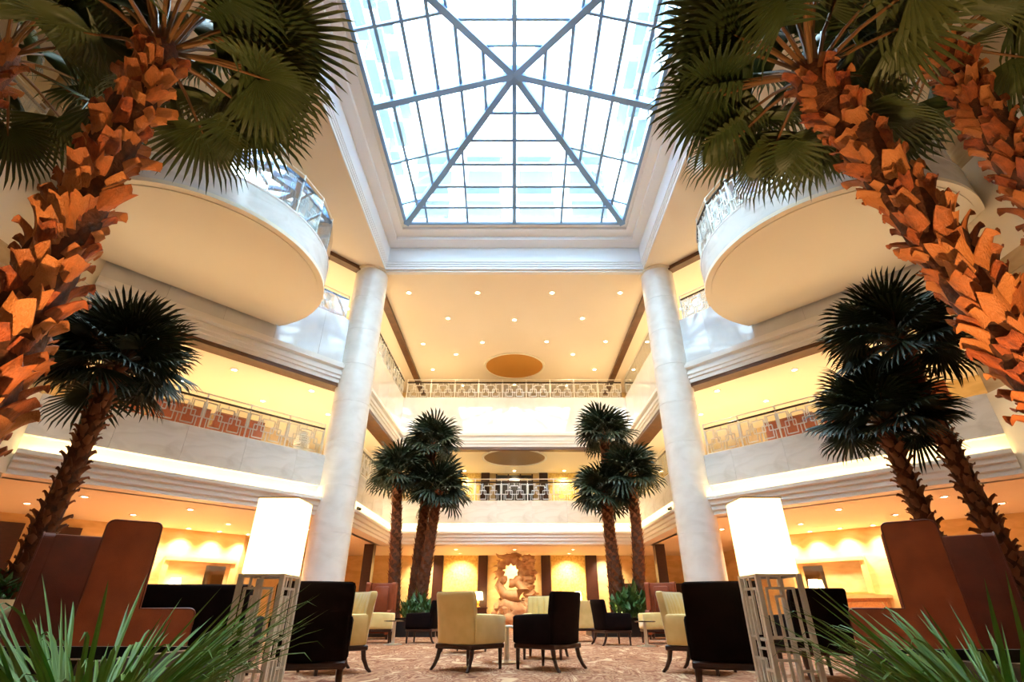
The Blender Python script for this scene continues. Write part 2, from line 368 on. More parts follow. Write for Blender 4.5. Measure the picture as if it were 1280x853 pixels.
# towers standing round the light well above the skylight
def tower(label, axis, pos, lo, hi, z0, z1, mirror=1):
    t = thing('tower', label, 'building', group=None)
    th = 4
    if axis == 'x': MB().box(*sorted((mirror*pos, mirror*(pos+th))), lo, hi, z0, z1).build('wall', 'facade', t)
    else: MB().box(lo, hi, pos, pos+th, z0, z1).build('wall', 'facade', t)
    fl = 3.0; nb = int((hi-lo)/3.2); wd = (hi-lo)/nb
    wm = MB().box(.35, wd-.9, -.08, .06, .5, 2.1).mesh('window', 'facade_glass')
    sm = MB().box(.2, wd*.72, -.75, .05, -.16, .12).mesh('balcony_slab', 'facade_slab')
    for k in range(int((z1-z0)/fl)):
        for j in range(nb):
            z = z0+k*fl+.4; u = lo+j*wd
            if axis == 'x':
                rz = R(90) if mirror > 0 else R(-90)
                loc = (mirror*pos, u if mirror > 0 else u+wd, z)
                # local -y must face the well
                rz = R(-90) if mirror > 0 else R(90)
                loc = (mirror*pos, u+wd if mirror > 0 else u, z)
            else: rz = 0; loc = (u, pos, z)
            place('window', wm, t, loc, rz)
            if (j+k) % 1 == 0: place('balcony_slab', sm, t, loc, rz)
tower('pale residential tower with balconies beyond the glass, over the single slim palm', 'x', 8.6, -2, 27, 12.8, 38, -1)
tower('pale residential tower with balconies beyond the glass, over the two slim palms', 'x', 8.6, -2, 27, 12.8, 38, 1)
tower('pale tower facade beyond the glass, facing the viewer end on', 'y', 27.6, -7.6, 7.6, 12.55, 36)

# ------------------------------------------------------------------ columns
for s in (-1, 1):
    t = thing('column', 'round pale marble column rising to the top ceiling, '+('single palm side' if s < 0 else 'two palms side'), 'column', (s*5.5, 16.0, 0))
    hgt = ZT/9
    me = MB().lathe([(.592, 0), (.60, .005), (.60, hgt-.005), (.592, hgt)], 48).mesh('drum', 'column_marble', True)
    for k in range(9): place('drum', me, t, (0, 0, k*hgt), k*1.3)
    MB().lathe([(.60, ZT-.10), (.66, ZT-.08), (.66, ZT-.01), (.6, ZT-.005)], 48).build('collar', 'cream', t, True)

# ------------------------------------------------------------------ round balconies on the upper gallery
BC, BR = (8.3, 10.75), 3.12
for s, sd in ((-1, 'single slim palm'), (1, 'two slim palms')):
    t = thing('round_balcony', 'curved cream balcony bulging from the upper gallery over the '+sd, 'balcony', (s*BC[0], BC[1], 8.6))
    def clip(r_):
        poly = [Vector((-BC[0]+r_*math.cos(k*math.pi/60), BC[1]+r_*math.sin(k*math.pi/60), 0)) for k in range(120)]
        for o_, n_ in ((Cw+Nw*.11, Nw), (Vector((-10.49, 0, 0)), Vector((1, 0, 0)))):
            out = []
            for k in range(len(poly)):
                p, q = poly[k], poly[(k+1) % len(poly)]; fp, fq = (p-o_).dot(n_), (q-o_).dot(n_)
                if fp >= 0: out.append(p)
                if fp*fq < 0: out.append(p+(q-p)*(fp/(fp-fq)))
            poly = out
        return [((p.x+BC[0])*(1 if s < 0 else -1), p.y-BC[1]) for p in poly]
    MB().prism(clip(BR), .10, .80).build('parapet', 'marble', t, True)
    MB().prism(clip(BR+.015), .0, .10).build('edge_band', 'cream', t, True)
    MB().prism(clip(BR+.01), .80, .85).build('coping', 'white', t, True)
    MB().prism(clip(BR-.14), -.02, .0).build('soffit', 'cream', t, True)

# ------------------------------------------------------------------ fretwork railings
def fret(wd, ht, bw=.024):
    u, v = wd/12, ht/7; mb = MB()
    seg = []
    for x0, y0, x1, y1 in ((.4, 2.5, 3, 6.6), (2, .5, 5, 4), (4.2, 2.5, 7.8, 6.0), (7, .5, 10, 4), (9, 2.5, 11.6, 6.6)):
        seg += [(x0, y0, x1, y0), (x1, y0, x1, y1), (x1, y1, x0, y1), (x0, y1, x0, y0)]
    seg += [(3.5, 4, 3.5, 7), (8.5, 4, 8.5, 7), (6, 0, 6, 2.5), (1.3, 0, 1.3, 2.5), (10.7, 0, 10.7, 2.5), (6, 6, 6, 7), (3.5, 5.4, 4.2, 5.4), (7.8, 5.4, 8.5, 5.4)]
    for x0, y0, x1, y1 in seg: mb.bar((x0*u, 0, y0*v), (x1*u, 0, y1*v), bw, bw*1.2)
    return mb
FW, FH = 1.2, .74
FRET = {k: fret(FW, FH).mesh('fretwork_panel', k) for k in ('silver', 'dark_metal')}
GLASS = {k: MB().box(.01, FW-.01, .03, .042, .02, FH+.12).mesh('glass_panel', k) for k in ('rail_glass', 'rail_mirror')}
POST = MB().box(-.018, .018, -.02, .02, -.02, 1.0).mesh('post', 'champagne')
def railing(label, pts, z, mt='silver', up=.98, glass=True):
    t = thing('gallery_railing', label, 'railing', (pts[0][0], pts[0][1], z))
    o0 = Vector((pts[0][0], pts[0][1], 0)); pl = [Vector((p[0], p[1], 0))-o0 for p in pts]
    MB().tube([p+Vector((0, 0, FH+.10)) for p in pl], .03, 6).build('handrail', 'dark_metal', t, True)
    MB().tube([p+Vector((0, 0, up)) for p in pl], .018, 6).build('top_rail', 'champagne', t, True)
    MB().tube([p+Vector((0, 0, .03)) for p in pl], .014, 4).build('bottom_rail', 'champagne', t)
    for i in range(len(pl)-1):
        d = pl[i+1]-pl[i]; n = max(1, round(d.length/FW)); ang = math.atan2(d.y, d.x); st = d/n
        for k in range(n):
            p = pl[i]+st*k
            place('fretwork_panel', FRET[mt], t, (p.x, p.y, .05), ang, scale=(st.length/FW, 1, 1))
            if glass: place('glass_panel', GLASS['rail_mirror' if z > 7 else 'rail_glass'], t, (p.x, p.y, 0), ang, scale=(st.length/FW, 1, 1))
            place('post', POST, t, (p.x, p.y, 0), ang)
    return t
def mpts(s, pts): return [(s*-x if s > 0 else x, y) for x, y in pts]
for s, sd in ((-1, 'the single slim palm'), (1, 'the two slim palms')):
    g = lambda s0, o: tuple(W(s, s0, o, 0))[:2]
    a, c = g(.72, -.1), g(LW-.9 if s < 0 else LW-1.1, -.1)
    railing('fretwork railing of the lower gallery on the slanting side behind '+sd, [a, c], Z1, 'silver' if s < 0 else 'silver')
    railing('fretwork railing of the upper gallery between column and round balcony over '+sd, [g(.72, -.1), g(2.85, -.1)], Z2)
    # arc round the balcony, from the slanting gallery to the pier
    arc = []
    for k in range(181):
        an = R(90)-k*R(2)
        q = (s*(BC[0]-(BR-.08)*math.cos(an)), BC[1]+(BR-.08)*math.sin(an))
        if abs(q[0]) < 10.46 and (Vector((-abs(q[0]), q[1], 0))-Cw).dot(Nw) > .1: arc.append(q)
    arc = arc[::8]+([arc[-1]] if (len(arc)-1) % 8 else [])
    railing('curved glass and fretwork railing round the balcony over '+sd, arc, 9.478).scale.z = 1.3
    railing('fretwork railing of the upper gallery beside the marble pier near '+sd, [(s*10.6, 7.6), (s*10.6, .4)], Z2-.1, 'silver' if s < 0 else 'dark_metal')
    railing('fretwork railing of the lower gallery along the bay, side of '+sd, [(s*5.52, 16.75), (s*5.44, 22.9)], Z1)
    railing('fretwork railing of the upper gallery along the bay, side of '+sd, [(s*5.52, 16.75), (s*5.44, 22.9)], Z2)
railing('fretwork railing of the lower gallery above the dragon sculpture', [(-5.3, 23.08), (5.3, 23.08)], Z1)
railing('fretwork railing of the upper gallery under the spotlit ceiling', [(-5.3, 23.08), (5.3, 23.08)], Z2)

# ------------------------------------------------------------------ back walls: dark strips, mosaic panels, window
for z0, z1, lv in ((0, Z1C, 'ground floor'), (Z1, Z2C, 'lower gallery')):
    for x0, x1 in ((-4.1, -3.62), (-1.82, -1.36), (1.36, 1.82), (3.62, 4.18)):
        tag(MB().box(x0, x1, 27.86, 27.99, z0+.0, z1).build('wood_pilaster', 'dark_wood'), 'dark wood pilaster on the golden back wall at '+lv, 'pilaster', 'pilasters '+lv)
    for x0, x1 in ((-3.58, -1.86), (1.86, 3.58)):
        tag(MB().box(x0, x1, 27.93, 27.99, z0+.0, z1).build('mosaic_panel', 'mosaic'), 'rough golden stone panel between dark pilasters at '+lv, 'wall panel', 'golden panels '+lv)
t = thing('window_2', 'dark gallery window between dark pilasters above the dragon', 'window', (0, 27.9, Z1), kind='structure')
MB().box(-.98, .98, .04, .1, .0, 2.3).build('pane', 'black', t)
for x in (-.98, -.33, .33, .98): MB().box(x-.04, x+.04, -.02, .06, 0, 2.35).build('mullion', 'dark_wood', t)
MB().box(-1.02, 1.02, -.02, .06, 2.0, 2.1).build('transom', 'silver', t)
for s in (-1, 1): tag(MB().box(*sorted((s*5.95, s*6.35)), 22.9, 23.3, 0, Z1C).build('corner_post', 'dark_wood'), 'dark wood corner post under the lower gallery bay', 'post', 'bay corner posts')
for s in (-1, 1): tag(MB().box(*sorted((s*5.3, s*9.9)), 27.7, 27.99, .9, 1.9).build('service_counter', 'dark_wood' if s > 0 else 'gold_marble'), 'long low service counter against the back wall' if s > 0 else 'golden low counter against the back wall', 'counter')

# ceiling dishes
t = thing('ceiling_dish', 'round bronze dish recessed in the lower gallery ceiling', 'ceiling dish', (0, 24.75, Z2C))
MB().lathe([(1.62, .0), (1.62, -.05), (1.52, -.06), (1.50, -.02)], 48, cap=False).build('rim', 'white', t, True)
MB().lathe([(1.51, -.02), (1.2, -.035), (.7, -.045), (.001, -.05)], 48, cap=False).build('dish', 'bronze', t, True)
t = thing('ceiling_dish', 'round gilded dish on the spotlit top ceiling', 'ceiling dish', (0, 24.3, ZT))
MB().lathe([(1.62, .0), (1.62, -.05), (1.52, -.06), (1.50, -.02)], 48, cap=False).build('rim', 'cream', t, True)
MB().lathe([(1.51, -.02), (1.2, -.035), (.7, -.045), (.001, -.05)], 48, cap=False).build('dish', 'gilt', t, True)

# ------------------------------------------------------------------ downlights
RING = MB().lathe([(.075, 0), (.12, 0), (.12, -.02), (.075, -.02)], 16, cap=False).mesh('ring', 'white', True)
LENS = MB().lathe([(.001, -.008), (.075, -.008)], 16, cap=False).mesh('lens', 'bulb_glow')
def downlight(x, y, z, e, label, group, size=R(120), target=None):
    t = thing('downlight', label, 'downlight', (x, y, z), 0, group)
    place('ring', RING, t); place('lens', LENS, t)
    l = spot((x, y, z-.06), e, target, size); return t
k = (ZT-.7)/11.7
for x, y in ((-4.4, 17.57), (-1.53, 17.57), (1.57, 17.57), (4.4, 17.57), (-3.01, 19.65), (0, 19.79), (3.08, 19.65), (-4.53, 22.13), (-1.58, 21.97), (1.58, 21.88), (4.49, 21.88), (-3.02, 23.28), (3.02, 23.28), (-4.48, 25.14), (4.4, 25.14)):
    downlight(x*k, y*k, ZT, 170, 'small warm downlight in the bay ceiling', 'downlights in the bay ceiling')
for s in (-1, 1):
    for s_, o in ((1.4, -1.6), (4.2, -1.8), (6.6, -1.8), (1.4, -4.2), (4.2, -4.4)):
        p = W(s, s_, o, ZT); downlight(p.x, p.y, ZT, 110, 'small warm downlight in the top ceiling behind the brown beam', 'downlights behind the brown beams')
    for s_, o in ((.9, -1.2), (3.4, -1.4), (5.8, -1.4), (1.6, -3.4), (4.2, -3.6), (6.6, -3.6)):
        p = W(s, s_, o, Z2C); downlight(p.x, p.y, Z2C, 125, 'small warm downlight in the ceiling of the slanting lower gallery', 'downlights over the slanting lower gallery')
        p = W(s, s_, o-.3, Z1C); downlight(p.x, p.y, Z1C, 270, 'small warm downlight in the ground floor ceiling of the wing', 'downlights in the ground floor wing ceiling')
    for s_ in (.1, 1.1, 2.1, 3.1):
        p = W(s, s_, -5.75, Z1C); q = W(s, s_, -6.2, 1.2); downlight(p.x, p.y, Z1C, 200, 'wall washing downlight close to the golden wing wall', 'wall washers over the wing wall', R(100), q)
    for y in (18.5, 21.5): 
        downlight(s*7.2, y, Z2C, 200, 'small warm downlight over the lower bay gallery', 'downlights over the lower bay gallery')
        downlight(s*7.2, y, Z1C, 220, 'small warm downlight under the lower bay gallery', 'downlights under the lower bay gallery')
        downlight(s*7.2, y, ZT, 200, 'small warm downlight over the upper bay gallery', 'downlights over the upper bay gallery')
for x in (-4.6, -2.7, 0, 2.7, 4.6):
    downlight(x, 26.9, Z1C, 260, 'wall washing downlight above the dragon wall', 'wall washers over the dragon wall', R(100), (x, 28.0, 1.4))
    downlight(x, 27.4, Z2C, 160, 'wall washing downlight over the lower back gallery', 'wall washers on the lower gallery', R(100), (x, 28.2, 5.5))
    downlight(x, 25, Z1C, 180, 'small warm downlight under the lower back gallery', 'downlights under the lower back gallery')
for s in (-1, 1):
    t = thing('cornice_spotlight', 'tiny black spotlight clipped to the white cornice', 'spotlight', (s*5.28, 17.6, 3.75), 0, 'cornice spotlights')
    MB().tube([(0, 0, 0), (-s*.12, -.06, -.05)], .05, 10).build('can', 'black', t, True); MB().box(-.02, .02, -.02, .02, -.06, .02).build('bracket', 'black', t)

# ------------------------------------------------------------------ palms
def boot_mesh(name, mt, wd=.20, ln=.34, th=.022, curl=.16, split=.06, seed=0):
    rnd = random.Random(seed); nu, nv = 4, 6; top, bot = [], []
    for j in range(nv+1):
        v = j/nv; hw = wd/2*(1.0-.42*v**1.5)
        for i in range(nu+1):
            u = i/nu*2-1; x = u*hw; z = ln*v-(1-abs(u))*split*(v > .95)+rnd.uniform(-.006, .006)
            y = .02+curl*v**2.4-.07*u*u*(1-.6*v)+rnd.uniform(-.004, .004)
            top.append((x, y, z)); bot.append((x, y-th*(1.15-v*.6), z))
    n = len(top); fs_ = []
    for j in range(nv):
        for i in range(nu):
            a = j*(nu+1)+i; q = (a, a+1, a+nu+2, a+nu+1); fs_ += [q, tuple(n+k for k in q[::-1])]
    for j in range(nv):
        for i in (0, nu):
            a = j*(nu+1)+i; fs_.append((a, a+nu+1, n+a+nu+1, n+a))
    for i in range(nu):
        a = nv*(nu+1)+i; fs_.append((a, a+1, n+a+1, n+a))
    return MB().add(top+bot, fs_).mesh(name, mt, True)
def blade(pl, rad, nseg, fold, droop, seed, mb=None, span=R(128), split=.60):
    rnd = random.Random(seed); mb = mb or MB()
    def pos(r_, a, lift=0):
        x = r_*math.cos(a); y = r_*math.sin(a); q = r_/rad
        return (pl+x-(.10*rad*q*q if abs(a) < 1 else 0), y*(1-.10*q), lift-abs(y)*fold-droop*rad*q**2.2)
    for i in range(nseg):
        a0 = -span+2*span*i/nseg; a1 = -span+2*span*(i+1)/nseg; am = (a0+a1)/2; da = (a1-a0)/2
        L_ = rad*(.80+.20*math.cos(am*.62))*rnd.uniform(.93, 1.05); r1, r2, r3 = .36*L_, .63*L_, .84*L_
        pl_ = .018; tipd = rnd.uniform(.02, .10)*rad
        ra, rb = .6*split*rad*.9, split*rad*.9
        e = lambda a, r_: pos(r_, a)
        m_ = lambda r_, f=1: pos(r_, am, pl_*f)
        tp = Vector(pos(L_, am)); tp.z -= tipd
        wq = da*.42
        V = [e(a0, .03), m_(.03, .3), e(a1, .03), e(a0, ra), m_(ra), e(a1, ra), e(a0, rb), m_(rb), e(a1, rb),
             pos(r3, am-wq), Vector(pos(r3, am, pl_*.6))-Vector((0, 0, tipd*.3)), pos(r3, am+wq), tp]
        mb.add(V, [(0, 1, 4, 3), (1, 2, 5, 4), (3, 4, 7, 6), (4, 5, 8, 7), (6, 7, 10, 9), (7, 8, 11, 10), (9, 10, 12), (10, 11, 12)])
    return mb
def petiole_mb(pl, mb=None, r0=.020, r1=.011):
    mb = mb or MB(); return mb.tube([(0, 0, 0), (pl*.5, 0, .03), (pl, 0, 0), (pl+.10, 0, -.005)], [r0, (r0+r1)/2, r1, r1*.5], 6)
NEAR_B = [blade(.68, .72, 38, f, d, sd).mesh('frond', 'leaf') for f, d, sd in ((.16, .12, 1), (.28, .2, 2), (.1, .3, 3))]
NEAR_P = petiole_mb(.68).mesh('petiole', 'petiole', True)
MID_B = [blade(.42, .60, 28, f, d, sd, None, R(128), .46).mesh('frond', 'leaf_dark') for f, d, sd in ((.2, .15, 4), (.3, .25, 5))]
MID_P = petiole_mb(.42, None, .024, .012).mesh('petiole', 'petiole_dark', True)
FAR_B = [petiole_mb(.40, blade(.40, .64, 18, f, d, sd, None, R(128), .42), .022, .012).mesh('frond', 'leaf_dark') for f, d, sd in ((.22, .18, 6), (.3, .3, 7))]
BOOTS = [boot_mesh('boot', 'boot', w_, l_, .018, c_, sp, k) for k, (w_, l_, c_, sp) in enumerate(((.21, .26, .10, .05), (.17, .30, .13, .07), (.23, .22, .08, .03), (.19, .28, .05, .08)))]
BOOTS_D = [boot_mesh('boot', 'boot_dark', .17, .22, .02, .09, .04, k) for k in range(3)]
def palm(label, base, top, r0, r1, level, fronds=24, seed=0, boot_from=0, group=None, extra=(), fscale=1.0, emin=-35, emax=80):
    rnd = random.Random(seed); base, top = Vector(base), Vector(top); ax = top-base; H = ax.length
    t = thing('palm_tree', label, 'palm tree', base, 0, group)
    bend = Vector((rnd.uniform(-1, 1), rnd.uniform(-1, 1), 0))*.02*H
    axis = lambda q: ax*q+bend*math.sin(q*math.pi)
    rad = lambda q: r0+(r1-r0)*q
    nr = 20; MB().tube([axis(i/nr) for i in range(nr+1)], [rad(i/nr)*(1+.05*math.sin(i*2.7)) for i in range(nr+1)], 18).build('trunk', 'bark', t, True)
    # leaf bases (boots) in a spiral
    ln = {'near': .34, 'mid': .22, 'far': .2}[level]; per = {'near': 7, 'mid': 6, 'far': 6}[level]; pitch = {'near': .11, 'mid': .15, 'far': .16}[level]
    rows = int(H*(1-boot_from)/pitch); joined = MB()
    for j in range(rows*per):
        q = boot_from+(1-boot_from)*(j+.5)/(rows*per)
        an = j*2*math.pi*(1/per+.062)+rnd.uniform(-.12, .12); c = axis(q); r_ = rad(q)
        A_ = ax.to_track_quat('Z', 'Y').to_matrix(); zrot = A_ @ Matrix.Rotation(an-math.pi/2, 3, 'Z')
        if abs(ax.normalized().z) > .9999: zrot = Matrix.Rotation(an-math.pi/2, 3, 'Z')
        p = c+zrot @ Vector((0, r_-.015, 0)); sc = (r_/.19)**.5*rnd.uniform(.62, 1.08) if level == 'near' else rnd.uniform(.62, .88)
        rot = (zrot @ Matrix.Rotation(rnd.uniform(-.3, .12), 3, 'X') @ Matrix.Rotation(rnd.uniform(-.45, .45), 3, 'Y')).to_euler()
        if level == 'far':
            M = Matrix.Translation(p) @ zrot.to_4x4()
            w_, l_ = .085, .15
            joined.add([M @ Vector(v) for v in ((-w_, 0, 0), (w_, 0, 0), (w_*.5, .05, l_*.7), (-w_*.5, .05, l_*.7), (0, .10, l_), (0, .0, l_*.5))], [(0, 1, 2, 3), (3, 2, 4), (3, 4, 5), (4, 2, 5)])
        else:
            place('boot', rnd.choice(BOOTS if level == 'near' else BOOTS_D), t, p, rot=rot, scale=(sc, sc, sc))
    if level == 'far': joined.build('boots', 'boot_dark', t)['kind'] = 'stuff'
    # fibrous crown shaft
    MB().tube([axis(.93)*1, axis(1.0), axis(1.0)+Vector((0, 0, .18)), axis(1.0)+Vector((0, 0, .34))], [rad(1)*1.08, rad(1)*1.05, rad(1)*.75, rad(1)*.3], 14).build('crown_shaft', 'fibre' if level == 'near' else 'bark', t, True)
    hub = axis(1.0)+Vector((0, 0, .12))
    lst = [(a, e, s_) for a, e, s_ in extra]
    for k in range(fronds):
        e = emin+(emax-emin)*((k+.5)/fronds)**.9+rnd.uniform(-6, 6); a = k*137.5+rnd.uniform(-14, 14)+seed*31
        lst.append((a, e, rnd.uniform(.88, 1.1)))
    B = {'near': NEAR_B, 'mid': MID_B, 'far': FAR_B}[level]
    for k, (a, e, s_) in enumerate(lst):
        s_ *= fscale; a, e = R(a), R(e)
        z = hub+Vector((math.cos(a)*rad(1)*.5, math.sin(a)*rad(1)*.5, .08*math.sin(e)))
        M = Matrix.Rotation(a, 4, 'Z') @ Matrix.Rotation(-e, 4, 'Y') @ Matrix.Rotation(rnd.uniform(-.35, .35), 4, 'X')
        f = place('frond', B[k % len(B)], t, z, rot=M.to_euler(), scale=(s_, s_, s_))
        if level != 'far': place('petiole', NEAR_P if level == 'near' else MID_P, f)
    return t
palm('huge palm with orange trunk beside the marble pier, over the single slim palm', (-3.15, 2.78, .5), (-3.15, 2.75, 5.0), .185, .15, 'near', 22, 1, .2, None,
     ((55, 4, .95), (20, 2, .92), (95, -4, .9), (170, 45, 1.0), (140, 35, 1), (-40, 0, .95), (-90, -5, 1), (0, 15, .9)), 1.12, 12, 80)
palm('huge palm with orange trunk tilting towards the skylight, beside the two slim palms', (3.75, 2.95, .5), (2.68, 2.87, 4.85), .185, .145, 'near', 22, 2, .2, None,
     ((120, 0, .95), (165, 4, .95), (200, 8, .9), (60, 0, 1.0), (30, 2, 1.0), (90, -4, .9), (-60, 0, 1), (-120, 5, 1), (150, 16, .9)), 1.1, 5, 80)
palm('tall palm with rusty trunk half hidden by the larger tilting palm', (5.55, 3.75, 0), (5.05, 3.64, 6.5), .19, .16, 'near', 18, 3, .45, None, ((250, -15, 1.1), (300, -8, 1), (200, -10, 1)), 1.2)
palm('palm with rusty trunk half hidden by the large orange palm', (-5.9, 3.5, 0), (-5.85, 3.55, 6.2), .19, .16, 'near', 18, 4, .5, None, ((200, -10, 1), (330, -5, 1)), 1.2)
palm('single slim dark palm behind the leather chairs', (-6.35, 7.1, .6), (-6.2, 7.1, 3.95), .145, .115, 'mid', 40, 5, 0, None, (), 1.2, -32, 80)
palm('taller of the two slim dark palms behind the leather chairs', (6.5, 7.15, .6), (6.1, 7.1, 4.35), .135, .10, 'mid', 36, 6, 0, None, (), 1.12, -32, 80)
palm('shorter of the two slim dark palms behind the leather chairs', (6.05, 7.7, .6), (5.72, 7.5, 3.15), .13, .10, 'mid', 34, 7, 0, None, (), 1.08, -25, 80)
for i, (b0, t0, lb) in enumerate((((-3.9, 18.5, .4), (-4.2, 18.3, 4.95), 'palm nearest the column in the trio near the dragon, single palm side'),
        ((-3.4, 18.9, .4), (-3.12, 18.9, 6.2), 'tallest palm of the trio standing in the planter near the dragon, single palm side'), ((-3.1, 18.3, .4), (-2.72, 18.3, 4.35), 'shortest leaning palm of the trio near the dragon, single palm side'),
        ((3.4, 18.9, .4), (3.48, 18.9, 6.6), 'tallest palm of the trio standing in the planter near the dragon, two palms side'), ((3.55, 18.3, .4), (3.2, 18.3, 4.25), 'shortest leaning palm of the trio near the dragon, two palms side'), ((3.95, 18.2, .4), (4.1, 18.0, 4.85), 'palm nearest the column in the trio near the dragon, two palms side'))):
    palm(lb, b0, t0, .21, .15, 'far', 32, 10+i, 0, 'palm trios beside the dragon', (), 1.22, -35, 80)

# ------------------------------------------------------------------ planters, undergrowth, grass
def planter(label, x0, x1, y0, y1, h, mt='black'):
    t = thing('planter', label, 'planter', ((x0+x1)/2, (y0+y1)/2, 0)); a, b_ = (x1-x0)/2, (y1-y0)/2
    mb = MB(); mb.box(-a, a, -b_, -b_+.06, 0, h); mb.box(-a, a, b_-.06, b_, 0, h); mb.box(-a, -a+.06, -b_+.06, b_-.06, 0, h); mb.box(a-.06, a, -b_+.06, b_-.06, 0, h)
    mb.build('box', mt, t); MB().box(-a+.06, a-.06, -b_+.06, b_-.06, 0, h-.08).build('soil', 'soil', t)
    MB().box(-a-.01, a+.01, -b_-.01, -b_+.07, h, h+.015).build('rim', 'dark_wood', t)
planter('low black planter under the huge palm on the single palm side', -4.7, -1.72, 2.34, 3.5, .515)
planter('low black planter under the huge tilting palm', 2.0, 5.0, 2.34, 3.5, .50)
planter('golden planter at the foot of the single slim palm', -7.6, -5.95, 6.5, 7.8, .82, 'gold_marble')
planter('golden planter at the foot of the two slim palms', 5.55, 7.4, 6.85, 8.2, .72, 'gold_marble')
planter('black planter of the palm trio near the dragon, single palm side', -4.6, -2.4, 17.6, 19.5, .5)
planter('black planter of the palm trio near the dragon, two palms side', 2.4, 4.8, 17.6, 19.5, .5)
def leaf_mesh(ln, wd, arch, mt, n=6):
    vs_, fs_ = [], []
    for i in range(n+1):
        q = i/n; w_ = wd/2*(min(1, .5+q*2.5)*(1-q**3)+.01); an = arch*q; x = ln*(math.sin(an)/max(arch, .01))*1.0; z = ln*(q*math.cos(an*.75))
        vs_ += [(x, -w_, z+w_*.5), (x, 0, z), (x, w_, z+w_*.5)]
        if i: k = (i-1)*3; fs_ += [(k, k+1, k+4, k+3), (k+1, k+2, k+5, k+4)]
    return MB().add(vs_, fs_).mesh('leaf', mt, True)
def shrub(label, x, y, z, r_, h, n, seed, group=None):
    rnd = random.Random(seed); t = thing('leafy_plant', label, 'plant', (x, y, z), 0, group); mb = MB()
    for k in range(n*2):
        a = rnd.uniform(0, 6.28); rr = r_*rnd.random()**.6; c = Vector((math.cos(a)*rr, math.sin(a)*rr, 0)); hh = h*rnd.uniform(.35, 1)*(1-.4*rr/r_)
        M = Matrix.Translation(c+Vector((0, 0, hh*rnd.uniform(.1, .75)))) @ Matrix.Rotation(rnd.uniform(0, 6.28), 4, 'Z') @ Matrix.Rotation(rnd.uniform(.2, 1.2), 4, 'Y')
        l_ = hh*.42; w_ = l_*.24
        mb.add([M @ Vector(v) for v in ((0, 0, 0), (0, -w_, l_*.45), (.02, 0, l_*.45), (0, w_, l_*.45), (0, 0, l_))], [(0, 2, 1), (0, 3, 2), (1, 2, 4), (2, 3, 4)])
    mb.build('foliage', 'shrub', t)['kind'] = 'stuff'
    MB().tube([(0, 0, -.02), (0, 0, h*.35)], .02, 6).build('stem', 'bark', t)
shrub('green leafy undergrowth at the foot of the trio near the dragon, single palm side', -3.05, 17.95, .42, .5, 1.0, 220, 1)
shrub('green leafy undergrowth at the foot of the trio near the dragon, two palms side', 3.75, 17.95, .42, .65, 1.25, 320, 2)
shrub('dark green undergrowth around the single slim palm', -6.5, 6.9, .74, .42, .55, 220, 3)
shrub('dark green undergrowth around the two slim palms', 6.1, 7.3, .64, .42, .5, 200, 4)
LEAVES = [leaf_mesh(l, .017, a, 'grass') for l, a in ((.50, .5), (.56, 1.0), (.60, 1.6), (.55, 2.1), (.46, .25), (.66, 1.35))]
def grass_pot(label, x, y, z, seed, n=300, r0=.17):
    rnd = random.Random(seed); t = thing('grass_plant', label, 'plant', (x, y, z))
    for k in range(n):
        a = rnd.uniform(0, 6.283); r_ = r0*rnd.random()**.5; s_ = rnd.uniform(.7, 1.1)
        place('leaf', LEAVES[k % 6], t, (math.cos(a)*r_, math.sin(a)*r_, 0), rot=(rnd.uniform(-.1, .1), rnd.uniform(-.05, .3), a+rnd.uniform(-.4, .4)), scale=(s_, s_*rnd.uniform(.8, 1.3), s_))
    p = thing('flower_pot', 'round dark pot of the '+label, 'pot', (x, y, 0)); MB().lathe([(.17, 0), (.22, z*.7), (.24, z), (.225, z), (.215, z-.05), (.001, z-.05)], 24).build('pot', 'black', p, True)
    MB().lathe([(.215, z-.048), (.001, z-.03)], 24, cap=False).build('soil', 'soil', p)
grass_pot('strappy grass plant beside the fretwork lamp, single palm side', -1.42, 2.07, .33, 1)
grass_pot('strappy grass plant beside the fretwork lamp, two palms side', 1.68, 2.07, .31, 2)

